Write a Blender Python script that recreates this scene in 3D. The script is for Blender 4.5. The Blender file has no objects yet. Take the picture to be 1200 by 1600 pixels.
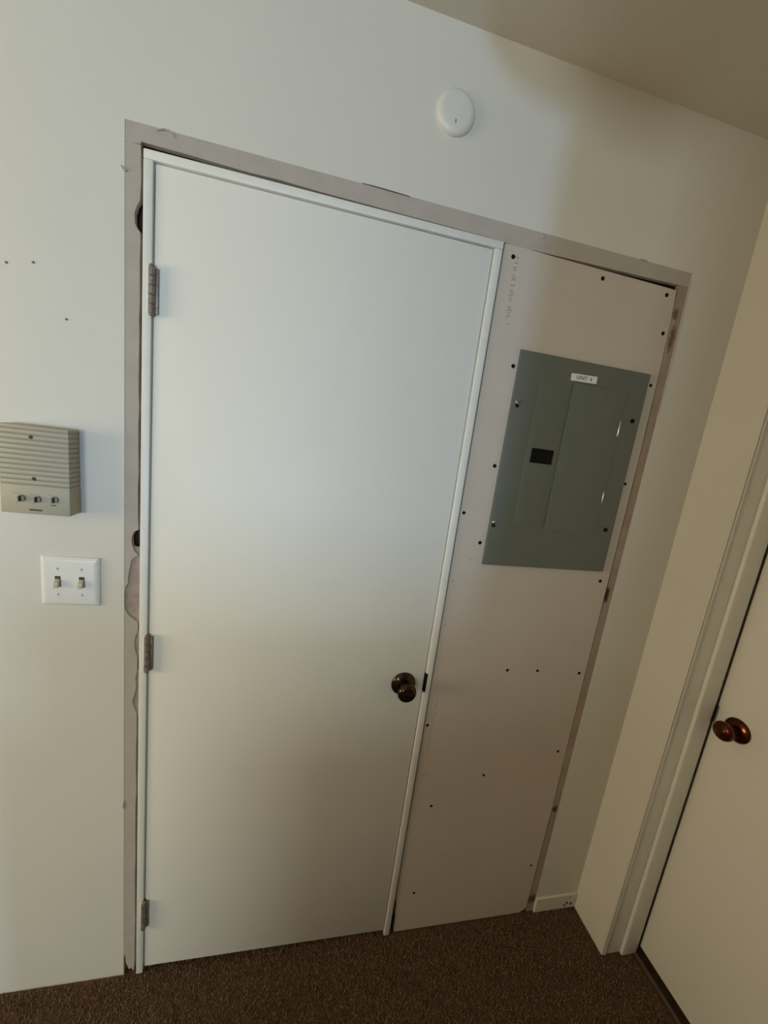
import bpy, bmesh, math, random
import numpy as np
from mathutils import Matrix, Vector

random.seed(7)
rng = np.random.default_rng(7)
scene = bpy.context.scene
C = bpy.data.collections.new('entry_corner'); scene.collection.children.link(C)
PI = math.pi

# ------------------------------------------------------------------ camera
CAM = np.array([0.32719827, -0.92336932, 1.58510652])
R = np.array([[0.97332757, -0.19185851, 0.12579248],      # right
              [0.08557839, -0.20510337, -0.97499177],     # down
              [0.21286093, 0.95975149, -0.18321383]])     # forward
FPX = 596.56
cd = bpy.data.cameras.new('camera'); cam = bpy.data.objects.new('camera', cd); C.objects.link(cam)
cd.sensor_fit = 'VERTICAL'; cd.sensor_height = 36.0; cd.lens = 36.0 * FPX / 1600.0
cd.clip_start = 0.01; cd.clip_end = 60
M = Matrix.Identity(4)
for i in range(3):
    M[i][0] = R[0][i]; M[i][1] = -R[1][i]; M[i][2] = -R[2][i]; M[i][3] = CAM[i]
cam.matrix_world = M
scene.camera = cam

# ------------------------------------------------------------------ world, daylight, exposure
wd = bpy.data.worlds.new('daylight'); scene.world = wd; wd.use_nodes = True
wd.node_tree.nodes['Background'].inputs[0].default_value = (0.72, 0.83, 1.0, 1)
wd.node_tree.nodes['Background'].inputs[1].default_value = 0.25

def window_light(name, loc, target, sx, sy, watts, col, spread=180):
    ld = bpy.data.lights.new(name, 'AREA'); ld.shape = 'RECTANGLE'; ld.size = sx; ld.size_y = sy
    ld.energy = watts; ld.color = col; ld.spread = math.radians(spread)
    o = bpy.data.objects.new(name, ld); C.objects.link(o); o.location = loc
    o.rotation_euler = (Vector(target) - Vector(loc)).to_track_quat('-Z', 'Y').to_euler()
    return o
# daylight standing in the two window openings of the room (left wall, rear wall)
window_light('daylight_side_window', (-2.62, -0.95, 1.40), (0, -0.95, 1.40), 1.0, 1.0, 39, (1, 0.8, 0.5))
window_light('daylight_rear_window', (-1.30, -4.62, 1.20), (-1.30, 0, 1.20), 1.0, 1.0, 60, (0.86, 1, 0.99))
window_light('daylight_slot_window', (-0.05, -4.62, 1.30), (-0.05, 0, 1.30), 0.20, 0.36, 56, (0.36, 0.62, 1))

vs = scene.view_settings
scene.display_settings.display_device = 'sRGB'
vs.view_transform = 'Standard'; vs.look = 'None'; vs.gamma = 1.0; vs.use_curve_mapping = False
vs.exposure = -0.14

# ------------------------------------------------------------------ pixel -> place
def ray(u, v): return R.T @ np.array([(u - 600) / FPX, (v - 800) / FPX, 1.0])
def onW(u, v, y=0.0):          # a point of the wall plane (or of a plane parallel to it)
    d = ray(u, v); t = (y - CAM[1]) / d[1]; P = CAM + t * d
    return (float(P[0]), float(P[2]))

# ------------------------------------------------------------------ materials
def mat(name, col, rough=0.6, metal=0.0, var=0.0, vscale=8.0, bump=0.0, bscale=200.0, col2=None, spec=0.5, coat=0.0, extra=None):
    m = bpy.data.materials.new(name); m.use_nodes = True
    nt = m.node_tree; b = nt.nodes['Principled BSDF']
    b.inputs['Roughness'].default_value = rough; b.inputs['Metallic'].default_value = metal
    b.inputs['Specular IOR Level'].default_value = spec; b.inputs['Coat Weight'].default_value = coat
    c1 = (*col, 1)
    geo = nt.nodes.new('ShaderNodeNewGeometry')
    out = None
    if var > 0 or col2 is not None:
        n = nt.nodes.new('ShaderNodeTexNoise'); n.inputs['Scale'].default_value = vscale
        n.inputs['Detail'].default_value = 5; n.inputs['Roughness'].default_value = 0.6
        nt.links.new(geo.outputs['Position'], n.inputs['Vector'])
        mp = nt.nodes.new('ShaderNodeMapRange')
        mp.inputs['From Min'].default_value = 0.35; mp.inputs['From Max'].default_value = 0.68
        nt.links.new(n.outputs['Fac'], mp.inputs['Value'])
        mx = nt.nodes.new('ShaderNodeMix'); mx.data_type = 'RGBA'
        mx.inputs['A'].default_value = c1
        mx.inputs['B'].default_value = (*(col2 if col2 else tuple(x * (1 - var) for x in col)), 1)
        nt.links.new(mp.outputs['Result'], mx.inputs['Factor'])
        out = mx.outputs['Result']
    if extra:        # stains with a place of their own: (centre, radii, colour, strength)
        for (cx, cy, cz), (rx, ry, rz), sc, st in extra:
            mpn = nt.nodes.new('ShaderNodeVectorMath'); mpn.operation = 'SUBTRACT'; mpn.inputs[1].default_value = (cx, cy, cz)
            nz = nt.nodes.new('ShaderNodeTexNoise'); nz.inputs['Scale'].default_value = 90; nz.inputs['Detail'].default_value = 3
            nt.links.new(geo.outputs['Position'], nz.inputs['Vector'])
            nt.links.new(geo.outputs['Position'], mpn.inputs[0])
            dv = nt.nodes.new('ShaderNodeVectorMath'); dv.operation = 'DIVIDE'; dv.inputs[1].default_value = (rx, ry, rz)
            nt.links.new(mpn.outputs[0], dv.inputs[0])
            ln = nt.nodes.new('ShaderNodeVectorMath'); ln.operation = 'LENGTH'; nt.links.new(dv.outputs[0], ln.inputs[0])
            ad = nt.nodes.new('ShaderNodeMath'); ad.operation = 'ADD'; nt.links.new(ln.outputs['Value'], ad.inputs[0]); nt.links.new(nz.outputs['Fac'], ad.inputs[1])
            mr = nt.nodes.new('ShaderNodeMapRange'); mr.inputs['From Min'].default_value = 1.05; mr.inputs['From Max'].default_value = 1.6
            mr.inputs['To Min'].default_value = st; mr.inputs['To Max'].default_value = 0
            nt.links.new(ad.outputs[0], mr.inputs['Value'])
            mx = nt.nodes.new('ShaderNodeMix'); mx.data_type = 'RGBA'
            if out is None: mx.inputs['A'].default_value = c1
            else: nt.links.new(out, mx.inputs['A'])
            mx.inputs['B'].default_value = (*sc, 1)
            nt.links.new(mr.outputs['Result'], mx.inputs['Factor']); out = mx.outputs['Result']
    if out is not None: nt.links.new(out, b.inputs['Base Color'])
    else: b.inputs['Base Color'].default_value = c1
    if bump > 0:
        n2 = nt.nodes.new('ShaderNodeTexNoise'); n2.inputs['Scale'].default_value = bscale; n2.inputs['Detail'].default_value = 3
        nt.links.new(geo.outputs['Position'], n2.inputs['Vector'])
        bp = nt.nodes.new('ShaderNodeBump'); bp.inputs['Strength'].default_value = bump; bp.inputs['Distance'].default_value = 0.002
        nt.links.new(n2.outputs['Fac'], bp.inputs['Height']); nt.links.new(bp.outputs['Normal'], b.inputs['Normal'])
    return m

PAINT = mat('wall_paint', (0.70, 0.665, 0.585), 0.55, var=0.035, vscale=3.0, bump=0.10, bscale=260)
TAN = mat('tan_bounce_cut', (0.36, 0.31, 0.245), 0.7, var=0.05, vscale=3.0, bump=0.1, bscale=260)  # unseen walls made darker than the seen ones to cut bounced light
PAINTC = mat('ceiling_paint', (0.62, 0.58, 0.495), 0.8, var=0.05, vscale=2.0, bump=0.2, bscale=150)
DOORP = mat('door_paint', (0.81, 0.785, 0.715), 0.55, var=0.025, vscale=2.5, bump=0.05, bscale=120)
JAMBP = mat('jamb_paint', (0.80, 0.785, 0.72), 0.45, var=0.05, vscale=30, bump=0.15, bscale=90)
BARE = mat('bare_wallboard_paper', (0.47, 0.415, 0.355), 0.85, var=0.10, vscale=22, bump=0.25, bscale=180)
BAREW = mat('bare_strip_wood', (0.40, 0.32, 0.255), 0.85, col2=(0.33, 0.24, 0.185), vscale=14, bump=0.3, bscale=120, extra=[
    ((1.243, 0, 2.005), (0.010, 0.05, 0.016), (0.16, 0.085, 0.045), 0.9),
    ((1.250, 0, 1.945), (0.010, 0.05, 0.040), (0.15, 0.09, 0.05), 0.9),
    ((1.247, 0, 1.215), (0.008, 0.05, 0.030), (0.05, 0.03, 0.015), 1.0),
    ((1.252, 0, 0.440), (0.011, 0.05, 0.014), (0.06, 0.035, 0.02), 1.0),
    ((1.250, 0, 0.055), (0.016, 0.05, 0.022), (0.08, 0.045, 0.02), 0.9)])
TORN = mat('torn_paper', (0.40, 0.33, 0.285), 0.95, col2=(0.30, 0.235, 0.19), vscale=60, bump=0.6, bscale=160)
PANELM = mat('new_wallboard', (0.58, 0.505, 0.43), 0.8, var=0.06, vscale=5, bump=0.08, bscale=300)
STUD = mat('old_framing_wood', (0.075, 0.044, 0.026), 0.9, var=0.5, vscale=25)
CRACK = mat('reddish_crack', (0.16, 0.085, 0.065), 0.9)
DARKGAP = mat('cavity_dark', (0.02, 0.015, 0.01), 0.95)
GREY = mat('panel_grey_paint', (0.136, 0.150, 0.130), 0.36, var=0.05, vscale=12, bump=0.06, bscale=400)
BLACK = mat('black_plastic', (0.004, 0.004, 0.003), 0.5, spec=0.15)
SCREWB = mat('black_screw', (0.006, 0.005, 0.004), 0.6, spec=0.15)
STEEL = mat('zinc_steel', (0.55, 0.54, 0.50), 0.28, metal=1.0)
HINGE = mat('worn_painted_hinge', (0.30, 0.265, 0.22), 0.45, metal=0.35, col2=(0.16, 0.135, 0.11), vscale=90)
BRONZE = mat('dark_bronze', (0.075, 0.050, 0.033), 0.16, metal=0.9, var=0.25, vscale=40)
AMBER = mat('brown_bronze_knob', (0.125, 0.034, 0.012), 0.17, metal=0.85, var=0.25, vscale=40)
BEIGE = mat('aged_beige_plastic', (0.42, 0.38, 0.275), 0.5, var=0.05, vscale=30)
BEIGE2 = mat('beige_knob_plastic', (0.30, 0.27, 0.20), 0.4)
INK = mat('dark_print', (0.05, 0.045, 0.035), 0.7)
INKG = mat('grey_board_print', (0.30, 0.285, 0.26), 0.8)
WHITEP = mat('white_plastic', (0.80, 0.80, 0.78), 0.3)
COVERP = mat('painted_cover', (0.71, 0.695, 0.64), 0.42, var=0.03, vscale=20)
NAILM = mat('nail_hole_grey', (0.16, 0.145, 0.125), 0.7)
IVORY = mat('ivory_toggle', (0.55, 0.50, 0.38), 0.35)
STICK = mat('white_tape', (0.80, 0.78, 0.74), 0.5)
CARPET = mat('brown_carpet', (0.13, 0.080, 0.046), 0.95, col2=(0.085, 0.050, 0.028), vscale=60, spec=0.1)
PILE = mat('carpet_fibre', (0.24, 0.155, 0.102), 0.9, col2=(0.12, 0.073, 0.044), vscale=140, spec=0.1)
GLASSW = mat('frosted_bowl', (0.75, 0.73, 0.68), 0.35)
EDGE = mat('dark_edge_strip', (0.10, 0.075, 0.055), 0.5)

# ------------------------------------------------------------------ mesh helpers (all shapes given in world coordinates)
def wloc(o):
    p = Vector((0, 0, 0))
    while o is not None:
        p += o.location; o = o.parent
    return p
def finish(name, bm, m, parent=None, origin=None, smooth=None):
    me = bpy.data.meshes.new(name)
    bmesh.ops.recalc_face_normals(bm, faces=bm.faces)
    vs_ = [v.co for v in bm.verts]
    if origin is None:
        lo = Vector((min(v.x for v in vs_), min(v.y for v in vs_), min(v.z for v in vs_)))
        hi = Vector((max(v.x for v in vs_), max(v.y for v in vs_), max(v.z for v in vs_)))
        origin = Vector(((lo.x + hi.x) / 2, (lo.y + hi.y) / 2, lo.z))
    origin = Vector(origin)
    for v in bm.verts: v.co -= origin
    if smooth:
        for f in bm.faces: f.smooth = True
        for e in bm.edges:
            if len(e.link_faces) == 2 and e.calc_face_angle(0) > math.radians(smooth): e.smooth = False
    bm.to_mesh(me); bm.free(); me.materials.append(m)
    o = bpy.data.objects.new(name, me); C.objects.link(o)
    if parent is not None: o.parent = parent; o.location = origin - wloc(parent)
    else: o.location = origin
    return o
def box_bm(lo, hi, bev=0.0, seg=2, bm=None):
    bm2 = bmesh.new(); bmesh.ops.create_cube(bm2, size=1)
    lo, hi = Vector(lo), Vector(hi)
    for v in bm2.verts:
        v.co = Vector(((v.co.x + .5) * (hi.x - lo.x) + lo.x, (v.co.y + .5) * (hi.y - lo.y) + lo.y, (v.co.z + .5) * (hi.z - lo.z) + lo.z))
    if bev > 0: bmesh.ops.bevel(bm2, geom=list(bm2.edges), offset=bev, segments=seg, profile=0.5, affect='EDGES')
    if bm is None: return bm2
    merge(bm, bm2); return bm
def merge(bm, other):
    me = bpy.data.meshes.new('t'); other.to_mesh(me); other.free(); bm.from_mesh(me); bpy.data.meshes.remove(me)
def box(name, lo, hi, m, parent=None, bev=0.0, seg=2, origin=None):
    return finish(name, box_bm(lo, hi, bev, seg), m, parent, origin, 40 if bev else None)
def boxes(name, lst, m, parent=None, bev=0.0):
    bm = bmesh.new()
    for lo, hi in lst: box_bm(lo, hi, bev, 2, bm)
    return finish(name, bm, m, parent)
def prism_bm(pts, y0, y1, bev=0.0):
    """outline in the wall plane (x,z), front at y0, back at y1"""
    bm = bmesh.new()
    f = bm.faces.new([bm.verts.new((x, y0, z)) for x, z in pts])
    r = bmesh.ops.extrude_face_region(bm, geom=[f])
    for v in [g for g in r['geom'] if isinstance(g, bmesh.types.BMVert)]: v.co.y = y1
    if bev > 0:
        es = [e for e in bm.edges if all(abs(v.co.y - y0) < 1e-7 for v in e.verts)]
        bmesh.ops.bevel(bm, geom=es, offset=bev, segments=2, profile=0.5, affect='EDGES')
    big = [f for f in bm.faces if len(f.verts) > 4]
    bmesh.ops.triangulate(bm, faces=big)
    return bm
def prism(name, pts, y0, y1, m, parent=None, bev=0.0):
    return finish(name, prism_bm(pts, y0, y1, bev), m, parent, None, 40 if bev else None)
def lathe_bm(prof, base, axis, n=32):
    """prof: (radius, distance along axis)"""
    a = Vector(axis).normalized()
    s = a.orthogonal().normalized(); t = a.cross(s)
    bm = bmesh.new(); rings = []
    for r, h in prof:
        c = Vector(base) + a * h
        if r < 1e-6: rings.append([bm.verts.new(c)])
        else: rings.append([bm.verts.new(c + (s * math.cos(k * 2 * PI / n) + t * math.sin(k * 2 * PI / n)) * r) for k in range(n)])
    for A, B in zip(rings, rings[1:]):
        for k in range(n):
            k2 = (k + 1) % n
            if len(A) == 1 and len(B) == 1: continue
            if len(A) == 1: bm.faces.new([A[0], B[k2], B[k]])
            elif len(B) == 1: bm.faces.new([A[k], A[k2], B[0]])
            else: bm.faces.new([A[k], A[k2], B[k2], B[k]])
    if len(rings[0]) > 1: bm.faces.new(rings[0])
    if len(rings[-1]) > 1: bm.faces.new(rings[-1])
    return bm
def lathe(name, prof, base, axis, m, parent=None, n=32, smooth=35):
    return finish(name, lathe_bm(prof, base, axis, n), m, parent, None, smooth)
def tube(name, pts, r, m, parent=None, n=8, bmr=None):
    bm = bmesh.new(); rings = []
    P = [Vector(p) for p in pts]
    for i, p in enumerate(P):
        d = (P[min(i + 1, len(P) - 1)] - P[max(i - 1, 0)]).normalized()
        s = d.cross(Vector((0, 1, 0)));  s = s.normalized() if s.length > 1e-4 else Vector((1, 0, 0))
        t = d.cross(s)
        rr = r * (0.55 if i in (0, len(P) - 1) else 1)
        rings.append([bm.verts.new(p + (s * math.cos(k * 2 * PI / n) + t * math.sin(k * 2 * PI / n)) * rr) for k in range(n)])
    for A, B in zip(rings, rings[1:]):
        for k in range(n): bm.faces.new([A[k], A[(k + 1) % n], B[(k + 1) % n], B[k]])
    bm.faces.new(rings[0]); bm.faces.new(rings[-1])
    return finish(name, bm, m, parent, None, 50)
def struct(o): o['kind'] = 'structure'; return o
def empty(name, loc, parent=None):
    o = bpy.data.objects.new(name, None); o.empty_display_size = 0.05; C.objects.link(o)
    if parent is not None: o.parent = parent; o.location = Vector(loc) - wloc(parent)
    else: o.location = loc
    return o
def tag(o, label, cat, group=None):
    o['label'] = label; o['category'] = cat
    if group: o['group'] = group
    return o
def part_label(o, s): o['label'] = s; return o
def share(name, src, at, parent, src_at):
    """a copy of a piece, sharing its mesh, moved from src_at to at"""
    o = bpy.data.objects.new(name, src.data); C.objects.link(o); o.parent = parent
    o.location = wloc(src) + (Vector(at) - Vector(src_at)) - wloc(parent); o.rotation_euler = src.rotation_euler
    return o

# ------------------------------------------------------------------ dimensions (metres)
CX, CZ = 1.4354, 2.4391          # side wall plane, ceiling
OL, OT = -0.0534, 2.1070         # outer edge of the bare strips round the opening
OR_ = [(0.0, 1.2640), (0.45, 1.2655), (1.24, 1.2665), (1.66, 1.2670), (2.107, 1.2630)]
DW = 0.7091                      # door slab width
YJ = -0.140                      # jamb face of the side door
XL, YB = -2.60, -4.60            # left wall, rear wall of the room
HX, HY = 0.590, -1.30            # corner of the partition behind the camera

# ------------------------------------------------------------------ floor, ceiling, walls
fl = struct(box('floor', (XL - .1, YB - .1, -0.06), (2.3, 0.9, -0.006), CARPET))
struct(box('ceiling', (XL - .1, YB - .1, CZ), (2.3, 0.9, CZ + 0.08), PAINTC))

bm = bmesh.new()
merge(bm, prism_bm([(XL - .1, -0.006), (OL, -0.006), (OL, OT), (XL - .1, OT)], 0, 0.13))
merge(bm, prism_bm([(XL - .1, OT), (CX + .15, OT), (CX + .15, CZ), (XL - .1, CZ)], 0, 0.13))
merge(bm, prism_bm([(x, z) for z, x in OR_] + [(CX + .15, OT), (CX + .15, -0.006)], 0, 0.13))
wall = struct(finish('wall_back', bm, PAINT, None, (0.5, 0.06, 0)))
struct(box('wall_light_block', (XL - .1, 0.86, -0.006), (2.3, 0.90, CZ), DARKGAP))  # unseen near-black backing, added to stop light leaking through the gaps
struct(box('wall_light_block_side', (1.62, 0.13, -0.006), (1.66, 0.86, CZ), DARKGAP))

sw = struct(boxes('wall_right', [
    ((CX, YJ + 0.0015, -0.006), (CX + 0.135, 0.0, CZ)),
    ((CX, -0.93, 2.085), (CX + 0.135, YJ + 0.0015, CZ)),
    ((CX, HY, -0.006), (CX + 0.135, -0.93, CZ))], PAINT))
struct(box('wall_light_block_right', (2.2, HY - .2, -0.006), (2.24, 0.9, CZ), DARKGAP))  # added dark sheet beyond the side door, blocks stray light
struct(boxes('wall_partition', [((HX, YB, -0.006), (HX + 0.12, HY, CZ)), ((HX + 0.12, HY - 0.12, -0.006), (2.2, HY, CZ))], TAN))

# left wall and rear wall, each with a window opening
def holed_wall(name, axis, plane, thick, a0, a1, holes):
    L = []; edge = a0
    def add(p, q, lo, hi):
        if axis == 'x': L.append(((plane - thick, p, lo), (plane, q, hi)))
        else: L.append(((p, plane - thick, lo), (q, plane, hi)))
    for (b0, b1, z0, z1) in holes:
        add(edge, b0, -0.006, CZ); add(b0, b1, -0.006, z0); add(b0, b1, z1, CZ); edge = b1
    add(edge, a1, -0.006, CZ)
    return struct(boxes(name, L, TAN))
holed_wall('wall_left', 'x', XL, 0.10, YB, 0.0, [(-1.45, -0.45, 0.90, 1.90)])
holed_wall('wall_rear', 'y', YB, 0.10, XL, HX, [(-1.80, -0.80, 0.70, 1.70), (-0.15, 0.05, 1.12, 1.48)])
def window(name, axis, plane, b0, b1, z0, z1):
    w = empty(name, (plane - 0.05, (b0 + b1) / 2, z0) if axis == 'x' else ((b0 + b1) / 2, plane - 0.05, z0)); w['kind'] = 'structure'
    def bar(nm, p, q, lo, hi):
        if axis == 'x': box(nm, (plane - 0.005, p, lo), (plane + 0.012, q, hi), WHITEP, w, 0.003)
        else: box(nm, (p, plane - 0.005, lo), (q, plane + 0.012, hi), WHITEP, w, 0.003)
    bar('window_frame', b0 - .05, b0, z0 - .05, z1 + .05); bar('window_frame', b1, b1 + .05, z0 - .05, z1 + .05)
    bar('window_frame', b0, b1, z1, z1 + .05); bar('window_sill', b0, b1, z0 - .05, z0)
window('window_1', 'x', XL, -1.45, -0.45, 0.90, 1.90)
window('window_2', 'y', YB, -1.80, -0.80, 0.70, 1.70)
window('window_3', 'y', YB, -0.15, 0.05, 1.12, 1.48)
# two unseen low walls added behind the camera to shade the lower door
struct(boxes('added_shade_walls', [((-0.25, -1.55, -0.006), (HX, -1.44, 0.98)), ((-0.17, -2.46, -0.006), (HX, -2.35, 1.26))], TAN))

# baseboard in the corner, right of the opening
bb = struct(finish('baseboard_back', prism_bm([(1.2665, -0.004), (CX - 0.001, -0.004), (CX - 0.001, 0.058), (1.2665, 0.058)], -0.0055, 0.0, 0.003), PAINT))
for (x, z, r) in ((1.396, 0.022, 0.006), (1.404, 0.046, 0.004), (1.388, 0.012, 0.005), (1.415, 0.016, 0.006)):
    n_ = 9
    prism('scuff_mark', [(x + r * random.uniform(.6, 1.3) * math.cos(k * 2 * PI / n_), z + r * random.uniform(.6, 1.3) * math.sin(k * 2 * PI / n_)) for k in range(n_)], -0.0059, -0.0050, STUD, bb)

# ------------------------------------------------------------------ bare strips where the casing came off (parts of the wall)
YS = 0.0006                      # the painted layer stands proud of the bare board
def jag(a, b, n, amp, fixed=0):
    out = []
    for k in range(n):
        t = k / (n - 1)
        out.append((a[0] + (b[0] - a[0]) * t + (random.uniform(-amp, amp) if fixed == 0 else 0),
                    a[1] + (b[1] - a[1]) * t + (random.uniform(-amp, amp) if fixed == 1 else 0)))
    return out
# left strip: inner edge with the bites torn out of it
LI = -0.0262
chips = [[(-0.0275, 1.978), (-0.0325, 1.968), (-0.0365, 1.955), (-0.0360, 1.938), (-0.0320, 1.929), (-0.0265, 1.924)],
         [(-0.0250, 1.3187), (-0.0345, 1.313), (-0.0390, 1.2996), (-0.0385, 1.285), (-0.0340, 1.2697), (-0.0250, 1.2582)],
         [(-0.0300, 1.2550), (-0.0391, 1.2465), (-0.0430, 1.222), (-0.0460, 1.200), (-0.0450, 1.192), (-0.0505, 1.180), (-0.0528, 1.168), (-0.0530, 1.140), (-0.0520, 1.125), (-0.0440, 1.110), (-0.0340, 1.101), (-0.0250, 1.092)],
         [(-0.0250, 1.068), (-0.0300, 1.055), (-0.0318, 1.0387), (-0.0300, 1.020), (-0.0255, 1.003)],
         [(-0.0255, 0.965), (-0.0290, 0.945), (-0.0270, 0.920), (-0.0300, 0.905), (-0.0350, 0.8835), (-0.0325, 0.868), (-0.0290, 0.858), (-0.0255, 0.842)]]
inner = [(LI, 2.0735)]
z = 2.05
ci = 0
while z > 0.02:
    if ci < len(chips) and z <= chips[ci][0][1] + 0.012:
        inner += chips[ci]; z = chips[ci][-1][1] - 0.02; ci += 1
    else:
        inner.append((LI + random.uniform(-0.0012, 0.0008), z)); z -= 0.035
inner.append((LI - 0.002, 0.004))
prism('bare_wallboard_strip', [(-0.0300, 0.006), (-0.0345, 0.016), (-0.0400, 0.011), (-0.0440, 0.024), (-0.0485, 0.040), (-0.0500, 0.062), (OL, 0.070), (OL, OT - 0.036)] + inner[0:], YS, 0.012, BARE, wall)
# torn paper showing in the shallow bites
for c in (chips[2], chips[3], chips[4]):
    pts = [(x - 0.0035 if x > -0.050 else x, zz) for x, zz in c] + [(LI + 0.0035, c[-1][1] - 0.004), (LI + 0.0035, c[0][1] + 0.004)]
    prism('torn_paper', pts, YS + 0.0026, 0.010, TORN, wall)
prism('torn_paper', [(-0.0225, 1.276), (-0.041, 1.279), (-0.041, 1.262), (-0.0225, 1.252)], YS + 0.005, 0.011, TORN, wall)
# head strip over the door and over the panel
gap_top = [(1.2330, 2.0735), (1.10, 2.0712), (0.95, 2.0694), (0.86, 2.0676), (0.80, 2.0666), (0.745, 2.0664), (0.72, 2.0690), (0.52, 2.0705), (0.31, 2.0722), (0.225, 2.0745),
           (0.170, 2.0735), (0.098, 2.0752), (0.060, 2.0765), (0.0, 2.0772), (LI, 2.0778)]
head_pts = [(OL, OT)] + [(OL, OT - 0.0355)] + [(LI, OT - 0.0345)] + gap_top[::-1]
head_pts += [(1.2345, 2.0735), (1.2628, 2.0735), (1.2628, OT)]
prism('bare_wallboard_strip', head_pts, YS, 0.012, BARE, wall)
# right strip, browner and stained
ri = [(0.0, 1.2390), (0.03, 1.2390), (0.10, 1.2405), (0.21, 1.2410), (0.44, 1.2425), (0.67, 1.2415), (0.87, 1.2410), (1.0, 1.2415), (1.16, 1.2425), (1.20, 1.2445), (1.24, 1.2440), (1.45, 1.2440), (1.60, 1.2440), (1.75, 1.2425), (1.86, 1.2400), (1.92, 1.2370), (1.98, 1.2345), (2.04, 1.2330), (2.0730, 1.2335)]
prism('bare_wood_strip', [(x, z_) for z_, x in ri] + [(1.2630, 2.0730), (1.2668, 1.66), (1.2663, 1.24), (1.2653, 0.45), (1.2638, 0.0)], YS, 0.012, BAREW, wall)
# framing behind the gaps
boxes('framing', [((OL - .02, 0.024, 0), (-0.0228, 0.09, 2.13)), ((OL, 0.0242, 2.0682), (1.29, 0.09, 2.13)), ((1.225, 0.0241, 0), (1.29, 0.09, 2.068))], STUD, wall)

# ridges of old caulk and paint left along the outer edge
def ridge(pts, r, m=None): tube('caulk_ridge', [(x, -0.0006, z_) for x, z_ in pts], r, m or BARE, wall)
ridge([(0.001, 2.1020), (0.008, 2.1055), (0.014, 2.1075), (0.022, 2.1070), (0.028, 2.1040), (0.032, 2.0985)], 0.0016)
ridge([(-0.0590, 2.030), (-0.0560, 2.026), (-0.0525, 2.0235), (-0.0490, 2.024)], 0.0025)
ridge([(0.822, 2.106), (0.8265, 2.099), (0.828, 2.094)], 0.0022)
ridge([(0.395, 2.1075), (0.42, 2.1078), (0.47, 2.1072), (0.50, 2.1066)], 0.0010, CRACK)
ridge([(1.10, 2.1075), (1.112, 2.1068), (1.12, 2.1078)], 0.0022)
ridge([(1.19, 2.1000), (1.193, 2.0960)], 0.0020)
ridge([(-0.0530, 0.590), (-0.0545, 0.580), (-0.0535, 0.568)], 0.0020)
ridge([(1.2650, 2.09), (1.2662, 1.9), (1.2670, 1.75)], 0.0010)

# nail holes and a nail in the painted wall
nh = None
for (u, v, r) in ((10, 410, 0.0022), (52, 410, 0.0026), (104, 499, 0.0026)):
    x, z_ = onW(u, v)
    if nh is None:
        nh = lathe('nail', [(r, 0), (r, 0.0012), (r * .6, 0.0018), (0, 0.0018)], (x, 0.0, z_), (0, -1, 0), NAILM, wall, 10); nh0 = (x, 0, z_)
    else: share('nail', nh, (x, 0, z_), wall, nh0)

# ------------------------------------------------------------------ new wallboard panel right of the door
px0, px1, pz1 = 0.7362, 1.2405, 2.0585
pr = [(0.0, 1.2360), (0.10, 1.2365), (0.44, 1.2395), (0.87, 1.2385), (1.16, 1.2392), (1.60, 1.2405), (1.86, 1.2375), (2.0, 1.2325)]
infill = prism('wallboard_panel', [(px0 + 0.0110, 0.0), (px0 + 0.010, 0.06), (px0 + .006, 0.075), (px0 + .0065, 0.11), (px0 + .0015, 0.125), (px0, 0.2), (px0, 2.0660), (0.79, 2.0664), (0.86, 2.0645), (1.10, 2.0620), (1.2285, 2.0600)] + [(x, z_) for z_, x in pr[:0:-1]] + [(1.2340, 0.020), (1.2300, 0.017), (1.2255, 0.009), (1.2190, 0.007), (1.2120, 0.0)], 0.0004, 0.0126, PANELM, wall)
screws = [(802, 401, 1), (942, 435, 1), (1042, 461, 1), (1036, 521, 1), (1017, 602, .9), (802, 572, 1), (773, 728, 1), (725, 801, .9), (750, 848, 1), (977, 756, .9), (938, 908, 1), (905, 1052, 1), (840, 1048, .9), (793, 1047, .9), (872, 1174, .9), (756, 1211, .8), (668, 1133, .9), (674, 1259, .8), (647, 1395, .8), (830, 1352, .8)]
first = None
for (u, v, s) in screws:
    x, z_ = onW(u, v)
    if first is None:
        first = lathe('screw', [(0.0052, -0.0005), (0.0052, 0.0004), (0.0042, 0.0009), (0.0014, 0.0003), (0, 0.0003)], (x, 0.0004, z_), (0, -1, 0), SCREWB, infill, 12); f0 = (x, 0.0004, z_)
    else:
        o = share('screw', first, (x, 0.0004, z_), infill, f0); o.scale = (s, 1, s)
# faint print down the taped edge, too worn to read
def strokes(name, u0, v0, u1, v1, n, w):
    bm = bmesh.new(); a = Vector((*onW(u0, v0),)); b = Vector((*onW(u1, v1),)); d = (b - a); L = d.length; d = d / L; s = Vector((d.y, -d.x)); t = 0.0
    while t < L:
        l = random.uniform(0.0025, 0.006)
        if random.random() < 0.8:
            c = a + d * t; k = random.uniform(-.15, .15) * w; hw = random.choice((w, w * .7, w)) / 2; th = random.uniform(.0009, .0016)
            for off in ((k - hw, k + hw, 0, th), (k - hw, k - hw + .0016, 0, l * .8), (k + hw - .0016, k + hw, 0, l * .8))[:random.choice((1, 2, 3))]:
                q = [c + s * off[0] + d * off[2], c + s * off[1] + d * off[2], c + s * off[1] + d * off[3], c + s * off[0] + d * off[3]]
                bm.faces.new([bm.verts.new((p.x, 0.0001, p.y)) for p in q])
        t += l + random.uniform(.0008, .002) + (0.006 if random.random() < .12 else 0)
    return finish(name, bm, INKG, infill)
strokes('worn_print', 808, 398, 791, 508, 30, 0.0085)
strokes('worn_print', 684, 1088, 667, 1172, 20, 0.0075)
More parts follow.
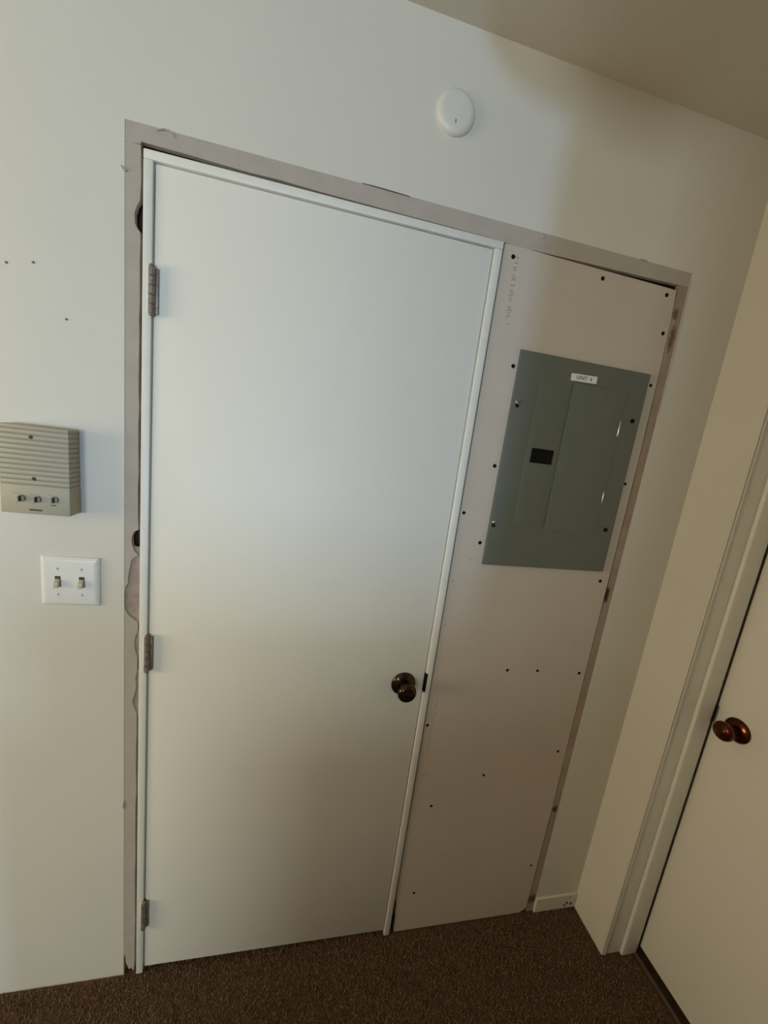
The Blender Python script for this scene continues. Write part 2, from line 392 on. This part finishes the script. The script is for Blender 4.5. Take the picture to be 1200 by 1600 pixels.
for (u, v) in ((708, 909), (695, 977), (676, 1070), (660, 1212), (665, 1212), (735, 875)):
    x, z_ = onW(u, v)
    prism('pencil_mark', [(x - .005, z_ - .0012), (x + .004, z_ + .0006), (x + .006, z_ + .0022), (x - .002, z_ + .0012)], 0.00015, 0.0006, INKG, infill)

# ------------------------------------------------------------------ main door
d1 = empty('door_1', (DW / 2, 0.02, 0)); d1['kind'] = 'structure'
d1['label'] = 'white flush door in its jamb with bare wallboard strips round it'
ZB, ZT = 0.015, 2.0470
box('door_slab', (0.0, 0.0, ZB), (DW, 0.035, ZT), DOORP, d1, 0.0012)
YF = -0.0045
box('jamb', (-0.0205, YF, -0.004), (-0.0030, 0.115, 2.0500), JAMBP, d1, 0.0022)
box('jamb', (DW + 0.0030, YF, -0.004), (DW + 0.0222, 0.115, 2.0500), JAMBP, d1, 0.0022)
box('jamb', (-0.0205, YF, 2.0500), (DW + 0.0222, 0.115, 2.0668), JAMBP, d1, 0.0022)
boxes('door_stop', [((-0.0030, 0.0365, 0), (0.012, 0.075, 2.050)), ((DW - 0.012, 0.0365, 0), (DW + 0.003, 0.075, 2.050)), ((0.012, 0.0365, 2.035), (DW - 0.012, 0.075, 2.050))], JAMBP, d1)
def hinge(z0, z1):
    h = empty('hinge', (-0.0015, -0.006, z0), d1)
    n = 5; hh = (z1 - z0) / n
    for k in range(n):
        lathe('knuckle', [(0.0050, 0), (0.0062, 0.0008), (0.0062, hh - 0.0010), (0.0050, hh - 0.0002)], (-0.0015, -0.0075, z0 + k * hh), (0, 0, 1), HINGE, h, 16)
    lathe('hinge_pin', [(0.0035, -0.004), (0.0048, -0.003), (0.0048, 0.0), (0.0030, 0.0004), (0.0030, z1 - z0), (0.0050, z1 - z0 + .0004), (0.0050, z1 - z0 + .003), (0.0030, z1 - z0 + .0045)], (-0.0015, -0.0075, z0), (0, 0, 1), HINGE, h, 12)
    box('hinge_leaf', (0.0002, -0.0048, z0 + 0.001), (0.0095, -0.0002, z1 - 0.001), HINGE, h, 0.0008)
    box('hinge_leaf', (-0.0110, YF - 0.0012, z0 + 0.001), (-0.0020, YF + 0.0004, z1 - 0.001), JAMBP, h, 0.0005)
hinge(1.7760, 1.8640); hinge(0.9700, 1.0600); hinge(0.1680, 0.2580)
def knob(parent, base, axis, m, rr=0.0345, L=1.0):
    k = empty('door_knob', base, parent)
    lathe('rosette', [(rr, 0), (rr, 0.0022), (rr * .97, 0.0045), (rr * .80, 0.0085), (rr * .62, 0.0105), (rr * .52, 0.0120), (rr * .46, 0.0122)], base, axis, m, k, 40, 60)
    prof = [(0.0135, 0.010), (0.0135, 0.022), (0.0128, 0.027), (0.0150, 0.031), (0.0205, 0.0365), (0.0245, 0.043), (0.0265, 0.0495), (0.0255, 0.0555), (0.0215, 0.0605), (0.0150, 0.0635), (0.0138, 0.0628), (0.0118, 0.0640), (0.0, 0.0646)]
    lathe('knob', [(r, h if h < 0.011 else 0.010 + (h - 0.010) * L) for r, h in prof], base, axis, m, k, 40, 60)
    return k
part_label(knob(d1, (0.6505, -0.0001, 0.9235), (0, -1, 0), BRONZE, 0.0350, 0.80), 'dark bronze round door knob')
part_label(box('strike_plate', (DW + 0.0018, YF - 0.0010, 0.8990), (DW + 0.0085, 0.012, 0.9570), SCREWB, d1, 0.0008), 'dark latch and strike plate')

# ------------------------------------------------------------------ side door, set back in its jamb
d2 = empty('door_2', (CX + 0.10, -0.53, 0)); d2['kind'] = 'structure'
d2['label'] = 'white side door set back in its jamb with a brown knob'
XF = 1.5775
Y0, Y1 = -0.1465, -0.9100
box('door_slab', (XF, Y1, 0.018), (XF + 0.035, Y0, 2.040), DOORP, d2, 0.0015)
def jamb2(y0, y1, s):
    box('jamb', (CX + 0.0135, min(y0, y1), -0.004), (CX + 0.175, max(y0, y1), 2.060), JAMBP, d2, 0.001)
jamb2(YJ, YJ + 0.0014, 1); 
box('jamb', (CX + 0.1355, YJ, -0.004), (CX + 0.175, YJ + 0.03, 2.06), JAMBP, d2)
box('jamb', (CX + 0.0135, -0.929, -0.004), (CX + 0.175, -0.9135, 2.060), JAMBP, d2, 0.001)
box('jamb', (CX + 0.0135, -0.929, 2.0445), (CX + 0.175, YJ, 2.0600), JAMBP, d2, 0.001)
box('edge_bead', (CX - 0.0006, YJ - 0.0022, -0.004), (CX + 0.0042, YJ + 0.004, 2.075), PAINT, d2, 0.0018)
box('edge_bead', (CX + 0.0058, YJ - 0.0030, -0.004), (CX + 0.0150, YJ + 0.004, 2.075), JAMBP, d2, 0.0025)
box('door_stop', (1.5030, YJ - 0.0120, -0.004), (1.5630, YJ, 2.050), JAMBP, d2, 0.0045, 3)
box('door_stop', (1.5030, -0.9135, -0.004), (1.5630, -0.9015, 2.050), JAMBP, d2, 0.0045, 3)
box('door_stop', (1.5030, -0.9015, 2.0325), (1.5630, YJ - 0.012, 2.0445), JAMBP, d2, 0.0045, 3)
part_label(knob(d2, (XF - 0.0001, -0.2090, 0.9135), (-1, 0, 0), AMBER, 0.0335), 'brown bronze door knob')
part_label(box('strike_plate', (1.5600, YJ - 0.0140, 0.8950), (1.5690, YJ - 0.0005, 0.9480), SCREWB, d2, 0.0008), 'dark strike plate')
struct(box('trim_1', (1.5535, -0.9000, -0.006), (1.5625, YJ - 0.013, 0.004), EDGE, None, 0.0015))

# ------------------------------------------------------------------ electrical panel
ex0, ex1, ez0, ez1 = 0.8217, 1.2061, 1.2890, 1.8459
EP = tag(empty('electrical_panel', ((ex0 + ex1) / 2, 0.0, ez0)), 'grey-green metal electrical panel cover screwed to the bare wallboard beside the door', 'electrical panel')
prism('cover', [(ex0, ez0), (ex1, ez0), (ex1, ez1), (ex0, ez1)], -0.0085, 0.0002, GREY, EP, 0.0028)
def rrect(x0, x1, z0, z1, rads, n=6):
    pts = []
    for (cx, cz, a0, r) in ((x1, z1, 0, rads[1]), (x0, z1, 90, rads[0]), (x0, z0, 180, rads[3]), (x1, z0, 270, rads[2])):
        ccx = cx - r * (1 if cx == x1 else -1); ccz = cz - r * (1 if cz == z1 else -1)
        if r < 1e-5: pts.append((cx, cz)); continue
        for k in range(n + 1):
            a = math.radians(a0 + 90 * k / n); pts.append((ccx + r * math.cos(a), ccz + r * math.sin(a)))
    return pts
prism('raised_bezel', rrect(0.8870, 0.9790, 1.4050, 1.7880, (0.025, 0.002, 0.002, 0.004)), -0.0104, -0.008, GREY, EP, 0.0010)
pdoor = prism('panel_door', rrect(0.9810, 1.1420, 1.4010, 1.7900, (0.002, 0.004, 0.004, 0.002)), -0.0124, -0.008, GREY, EP, 0.0014)
for (za, zb) in ((1.674, 1.716), (1.490, 1.522)):
    lathe('door_hinge', [(0.0016, 0), (0.0020, 0.001), (0.0020, zb - za - .001), (0.0016, zb - za)], (1.1425, -0.0122, za), (0, 0, 1), STEEL, pdoor, 12)
lt = part_label(box('latch', (0.8990, -0.0126, 1.5770), (0.9630, -0.0090, 1.6145), BLACK, EP, 0.0010), 'black door latch')
box('latch_slider', (0.9030, -0.0142, 1.5820), (0.9290, -0.0120, 1.6095), BLACK, lt, 0.0010)
for i, (u, v) in enumerate(((809, 628), (988, 658), (772, 816), (946, 828))):
    x, z_ = onW(u, v, -0.0085)
    mm = STEEL if i in (0, 2) else SCREWB
    s = lathe('cover_screw', [(0.0062, 0), (0.0062, 0.0010), (0.0050, 0.0024), (0.0022, 0.0032), (0, 0.0034)], (x, -0.0084, z_), (0, -1, 0), mm, EP, 16)
    box('slot', (x - 0.0052, -0.0122, z_ - 0.0010 - .0015 * (i == 2)), (x + 0.0052, -0.0108, z_ + 0.0010 - .0015 * (i == 2)), SCREWB, s)
    if i in (0, 2): lathe('screw_hole', [(0.0052, 0), (0.0052, 0.0006), (0, 0.0008)], (x, -0.0084, z_ - 0.0085), (0, -1, 0), SCREWB, s, 14)
st = part_label(prism('label_tape', [(0.9705, 1.7950), (1.0465, 1.7965), (1.0462, 1.8145), (0.9702, 1.8125)], -0.0092, -0.0084, STICK, EP), 'white printed label tape')
def text(name, s, x, y, z_, size, m, parent, width=None):
    cu = bpy.data.curves.new(name, 'FONT'); cu.body = s; cu.size = size; cu.align_x = 'CENTER'; cu.align_y = 'CENTER'; cu.extrude = 0.0001
    o = bpy.data.objects.new(name, cu); C.objects.link(o)
    dg = bpy.context.evaluated_depsgraph_get(); me = bpy.data.meshes.new_from_object(o.evaluated_get(dg))
    bpy.data.objects.remove(o); me.materials.clear(); me.materials.append(m)
    o = bpy.data.objects.new(name, me); C.objects.link(o); o.parent = parent
    o.location = Vector((x, y, z_)) - wloc(parent); o.rotation_euler = (PI / 2, 0, 0)
    return o
t = text('lettering', 'UNIT  4', 1.0085, -0.0094, 1.8046, 0.0135, INK, st)
t.rotation_euler = (PI / 2, 0, 0)

# ------------------------------------------------------------------ intercom
ix0, ix1, iz0, iz1, iy = -0.2585, -0.1370, 1.3480, 1.5255, -0.040
IC = tag(empty('intercom', ((ix0 + ix1) / 2, 0.0, iz0)), 'beige plastic wall intercom with ribbed speaker grille and three small knobs', 'intercom')
box('housing', (ix0, iy, iz0), (ix1, 0.0004, 1.4080), BEIGE, IC, 0.0022)
box('grille_back', (ix0 + 0.0012, iy + 0.0022, 1.4070), (ix1 - 0.0012, 0.0004, 1.5215), BEIGE2, IC)
box('housing_top', (ix0, iy, 1.5180), (ix1, 0.0004, iz1), BEIGE, IC, 0.0030)
ns = 11; pitch = (1.5180 - 1.4085) / ns
sl = None
for k in range(ns):
    za = 1.4085 + k * pitch
    if sl is None: sl = box('grille_slat', (ix0, iy, za + 0.0012), (ix1, 0.0003, za + pitch - 0.0012), BEIGE, IC, 0.0012, 2); sa = (0, 0, za)
    else: share('grille_slat', sl, (0, 0, za), IC, sa)
for (u, v) in ((48, 683), (53, 748)):
    x, z_ = onW(u, v, iy)
    lathe('screw', [(0.0036, -0.001), (0.0036, 0.0006), (0.0022, 0.0012), (0, 0.0012)], (x, iy, z_), (0, -1, 0), INK, IC, 14)
for (u, v) in ((34, 778), (59, 780), (86, 781)):
    x, z_ = onW(u, v, iy)
    kb = lathe('dial_knob', [(0.0070, 0), (0.0066, 0.0042), (0.0058, 0.0048), (0.0, 0.0048)], (x, iy + 0.0002, z_), (0, -1, 0), BEIGE2, IC, 20, 30)
    box('dial_grip', (x - 0.0012, iy - 0.0098, z_ - 0.0056), (x + 0.0014, iy - 0.0046, z_ + 0.0056), INK, kb, 0.0006)
    prism('dial_legend', [(x - 0.0125, z_ + 0.0080), (x - 0.001, z_ + 0.0080), (x - 0.001, z_ + 0.0094), (x - 0.0125, z_ + 0.0094)], iy - 0.0003, iy + 0.0003, BEIGE2, IC)
    prism('dial_legend', [(x - 0.0110, z_ - 0.0110), (x - 0.0065, z_ - 0.0110), (x - 0.0085, z_ - 0.0080)], iy - 0.0003, iy + 0.0003, BEIGE2, IC)
x, z_ = onW(84, 790, iy)
prism('indicator', [(x - .0050, z_ - .0018), (x + .0040, z_ - .0006), (x + .0050, z_ + .0016), (x - .0030, z_ + .0006)], iy - 0.0004, iy + 0.0003, INK, IC)
x, z_ = onW(56, 797, iy)
prism('name_bar', rrect(x - 0.0115, x + 0.0115, z_ - 0.0016, z_ + 0.0016, (.0015,) * 4, 3), iy - 0.0006, iy + 0.0003, INK, IC)

# ------------------------------------------------------------------ light switch
sx0, sz1, S = -0.2153, 1.2479, 0.1145
SW = tag(empty('light_switch', (sx0 + S / 2, 0.0, sz1 - S)), 'white two-gang light switch plate with ivory toggles below the beige intercom', 'light switch')
def plate_bm(x0, z0, x1, z1, prof):
    bm = bmesh.new(); rings = []
    for ins, y in prof:
        pts = rrect(x0 + ins, x1 - ins, z0 + ins, z1 - ins, (0.003,) * 4, 3)
        rings.append([bm.verts.new((x, y, z_)) for x, z_ in pts])
    n = len(rings[0])
    for A, B in zip(rings, rings[1:]):
        for k in range(n): bm.faces.new([A[k], A[(k + 1) % n], B[(k + 1) % n], B[k]])
    bm.faces.new(rings[0]); bm.faces.new(rings[-1])
    return bm
finish('switch_plate', plate_bm(sx0, sz1 - S, sx0 + S, sz1, [(0, 0.0003), (0, -0.0025), (0.0025, -0.0050), (0.0060, -0.0068), (0.0105, -0.0075)]), WHITEP, SW, None, 60)
for xx in (sx0 + S / 2 - 0.0232, sx0 + S / 2 + 0.0232):
    zc = sz1 - S / 2
    sl_ = box('toggle_slot', (xx - 0.0054, -0.0078, zc - 0.0125), (xx + 0.0054, -0.0070, zc + 0.0125), INK, SW)
    bm = box_bm((xx - 0.0046, -0.0165, zc - 0.0110), (xx + 0.0046, -0.0072, zc + 0.0060), 0.0012)
    for v in bm.verts:
        if v.co.y < -0.012: v.co.z = zc - 0.0110 + (v.co.z - (zc - 0.0110)) * 0.78 - 0.0012
    part_label(finish('toggle', bm, IVORY, SW, None, 40), 'ivory toggle flipped down')
    for dz in (0.0302, -0.0302):
        s = lathe('plate_screw', [(0.0032, 0), (0.0030, 0.0006), (0.0018, 0.0011), (0, 0.0011)], (xx, -0.0075, zc + dz), (0, -1, 0), WHITEP, SW, 14)
        box('slot', (xx - 0.0006, -0.0089, zc + dz - 0.0026), (xx + 0.0006, -0.0084, zc + dz + 0.0026), INK, s)

# ------------------------------------------------------------------ round cover plate over the door
RC = tag(empty('cover_plate', (0.5752, 0.0, 2.2380)), 'round white blank cover plate on the wall above the door head', 'cover plate')
lathe('plate', [(0.0425, 0), (0.0425, 0.0035), (0.0415, 0.0070), (0.0385, 0.0100), (0.0335, 0.0118), (0.0270, 0.0122), (0, 0.0122)], (0.5752, 0.0004, 2.2805), (0, -1, 0), COVERP, RC, 56, 60)
box('screw_slot', (0.5742, -0.0124, 2.2565), (0.5758, -0.0116, 2.2630), INK, RC)

# ------------------------------------------------------------------ ceiling light of the passage (its bowl shades the top of the wall)
LX, LY = 0.672, -0.70
CL = tag(empty('ceiling_light', (LX, LY, CZ)), 'frosted glass bowl ceiling light on a short stem over the passage', 'ceiling light')
lathe('canopy', [(0.065, 0), (0.065, 0.012), (0.050, 0.024), (0.012, 0.028)], (LX, LY, CZ), (0, 0, -1), STEEL, CL, 32)
lathe('stem', [(0.009, 0.026), (0.009, 0.236)], (LX, LY, CZ), (0, 0, -1), STEEL, CL, 16)
lathe('bowl', [(0.172, 0.105), (0.176, 0.112), (0.168, 0.145), (0.145, 0.180), (0.108, 0.210), (0.060, 0.230), (0.0, 0.237)], (LX, LY, CZ), (0, 0, -1), GLASSW, CL, 48, 60)
lathe('finial', [(0.010, 0.234), (0.013, 0.240), (0.008, 0.248), (0.0, 0.252)], (LX, LY, CZ), (0, 0, -1), STEEL, CL, 16)

# ------------------------------------------------------------------ carpet pile
def pile():
    xs0, xs1, ys0, ys1, p = -1.00, 1.553, -1.10, 0.034, 0.0056
    nx, ny = int((xs1 - xs0) / p), int((ys1 - ys0) / p)
    X, Y = np.meshgrid(np.arange(nx) * p + xs0, np.arange(ny) * p + ys0)
    X = (X + rng.uniform(-.4, .4, X.shape) * p).ravel(); Y = (Y + rng.uniform(-.4, .4, Y.shape) * p).ravel()
    keep = ((X < CX - 0.004) | (Y < YJ - 0.016)) & ((Y < -0.006) | ((X > 0.0) & (X < DW)))
    X, Y = X[keep], Y[keep]; n = len(X)
    a = rng.uniform(0, 2 * PI, n); w = rng.uniform(.0019, .0034, n); h = rng.uniform(.004, .0090, n)
    tx, ty = rng.normal(0, .0025, n), rng.normal(0, .0025, n)
    V = np.zeros((n, 4, 3))
    for k in range(3):
        V[:, k, 0] = X + w * np.cos(a + k * 2.094); V[:, k, 1] = Y + w * np.sin(a + k * 2.094); V[:, k, 2] = -0.0065
    V[:, 3, 0] = X + tx; V[:, 3, 1] = Y + ty; V[:, 3, 2] = -0.006 + h
    F = np.array([[0, 1, 3], [1, 2, 3], [2, 0, 3]])[None] + (np.arange(n) * 4)[:, None, None]
    me = bpy.data.meshes.new('carpet_pile'); me.from_pydata(V.reshape(-1, 3).tolist(), [], F.reshape(-1, 3).tolist()); me.materials.append(PILE)
    o = bpy.data.objects.new('carpet_pile', me); C.objects.link(o); o['kind'] = 'stuff'
    o.parent = fl; o.location = -wloc(fl)
    return o
pile()
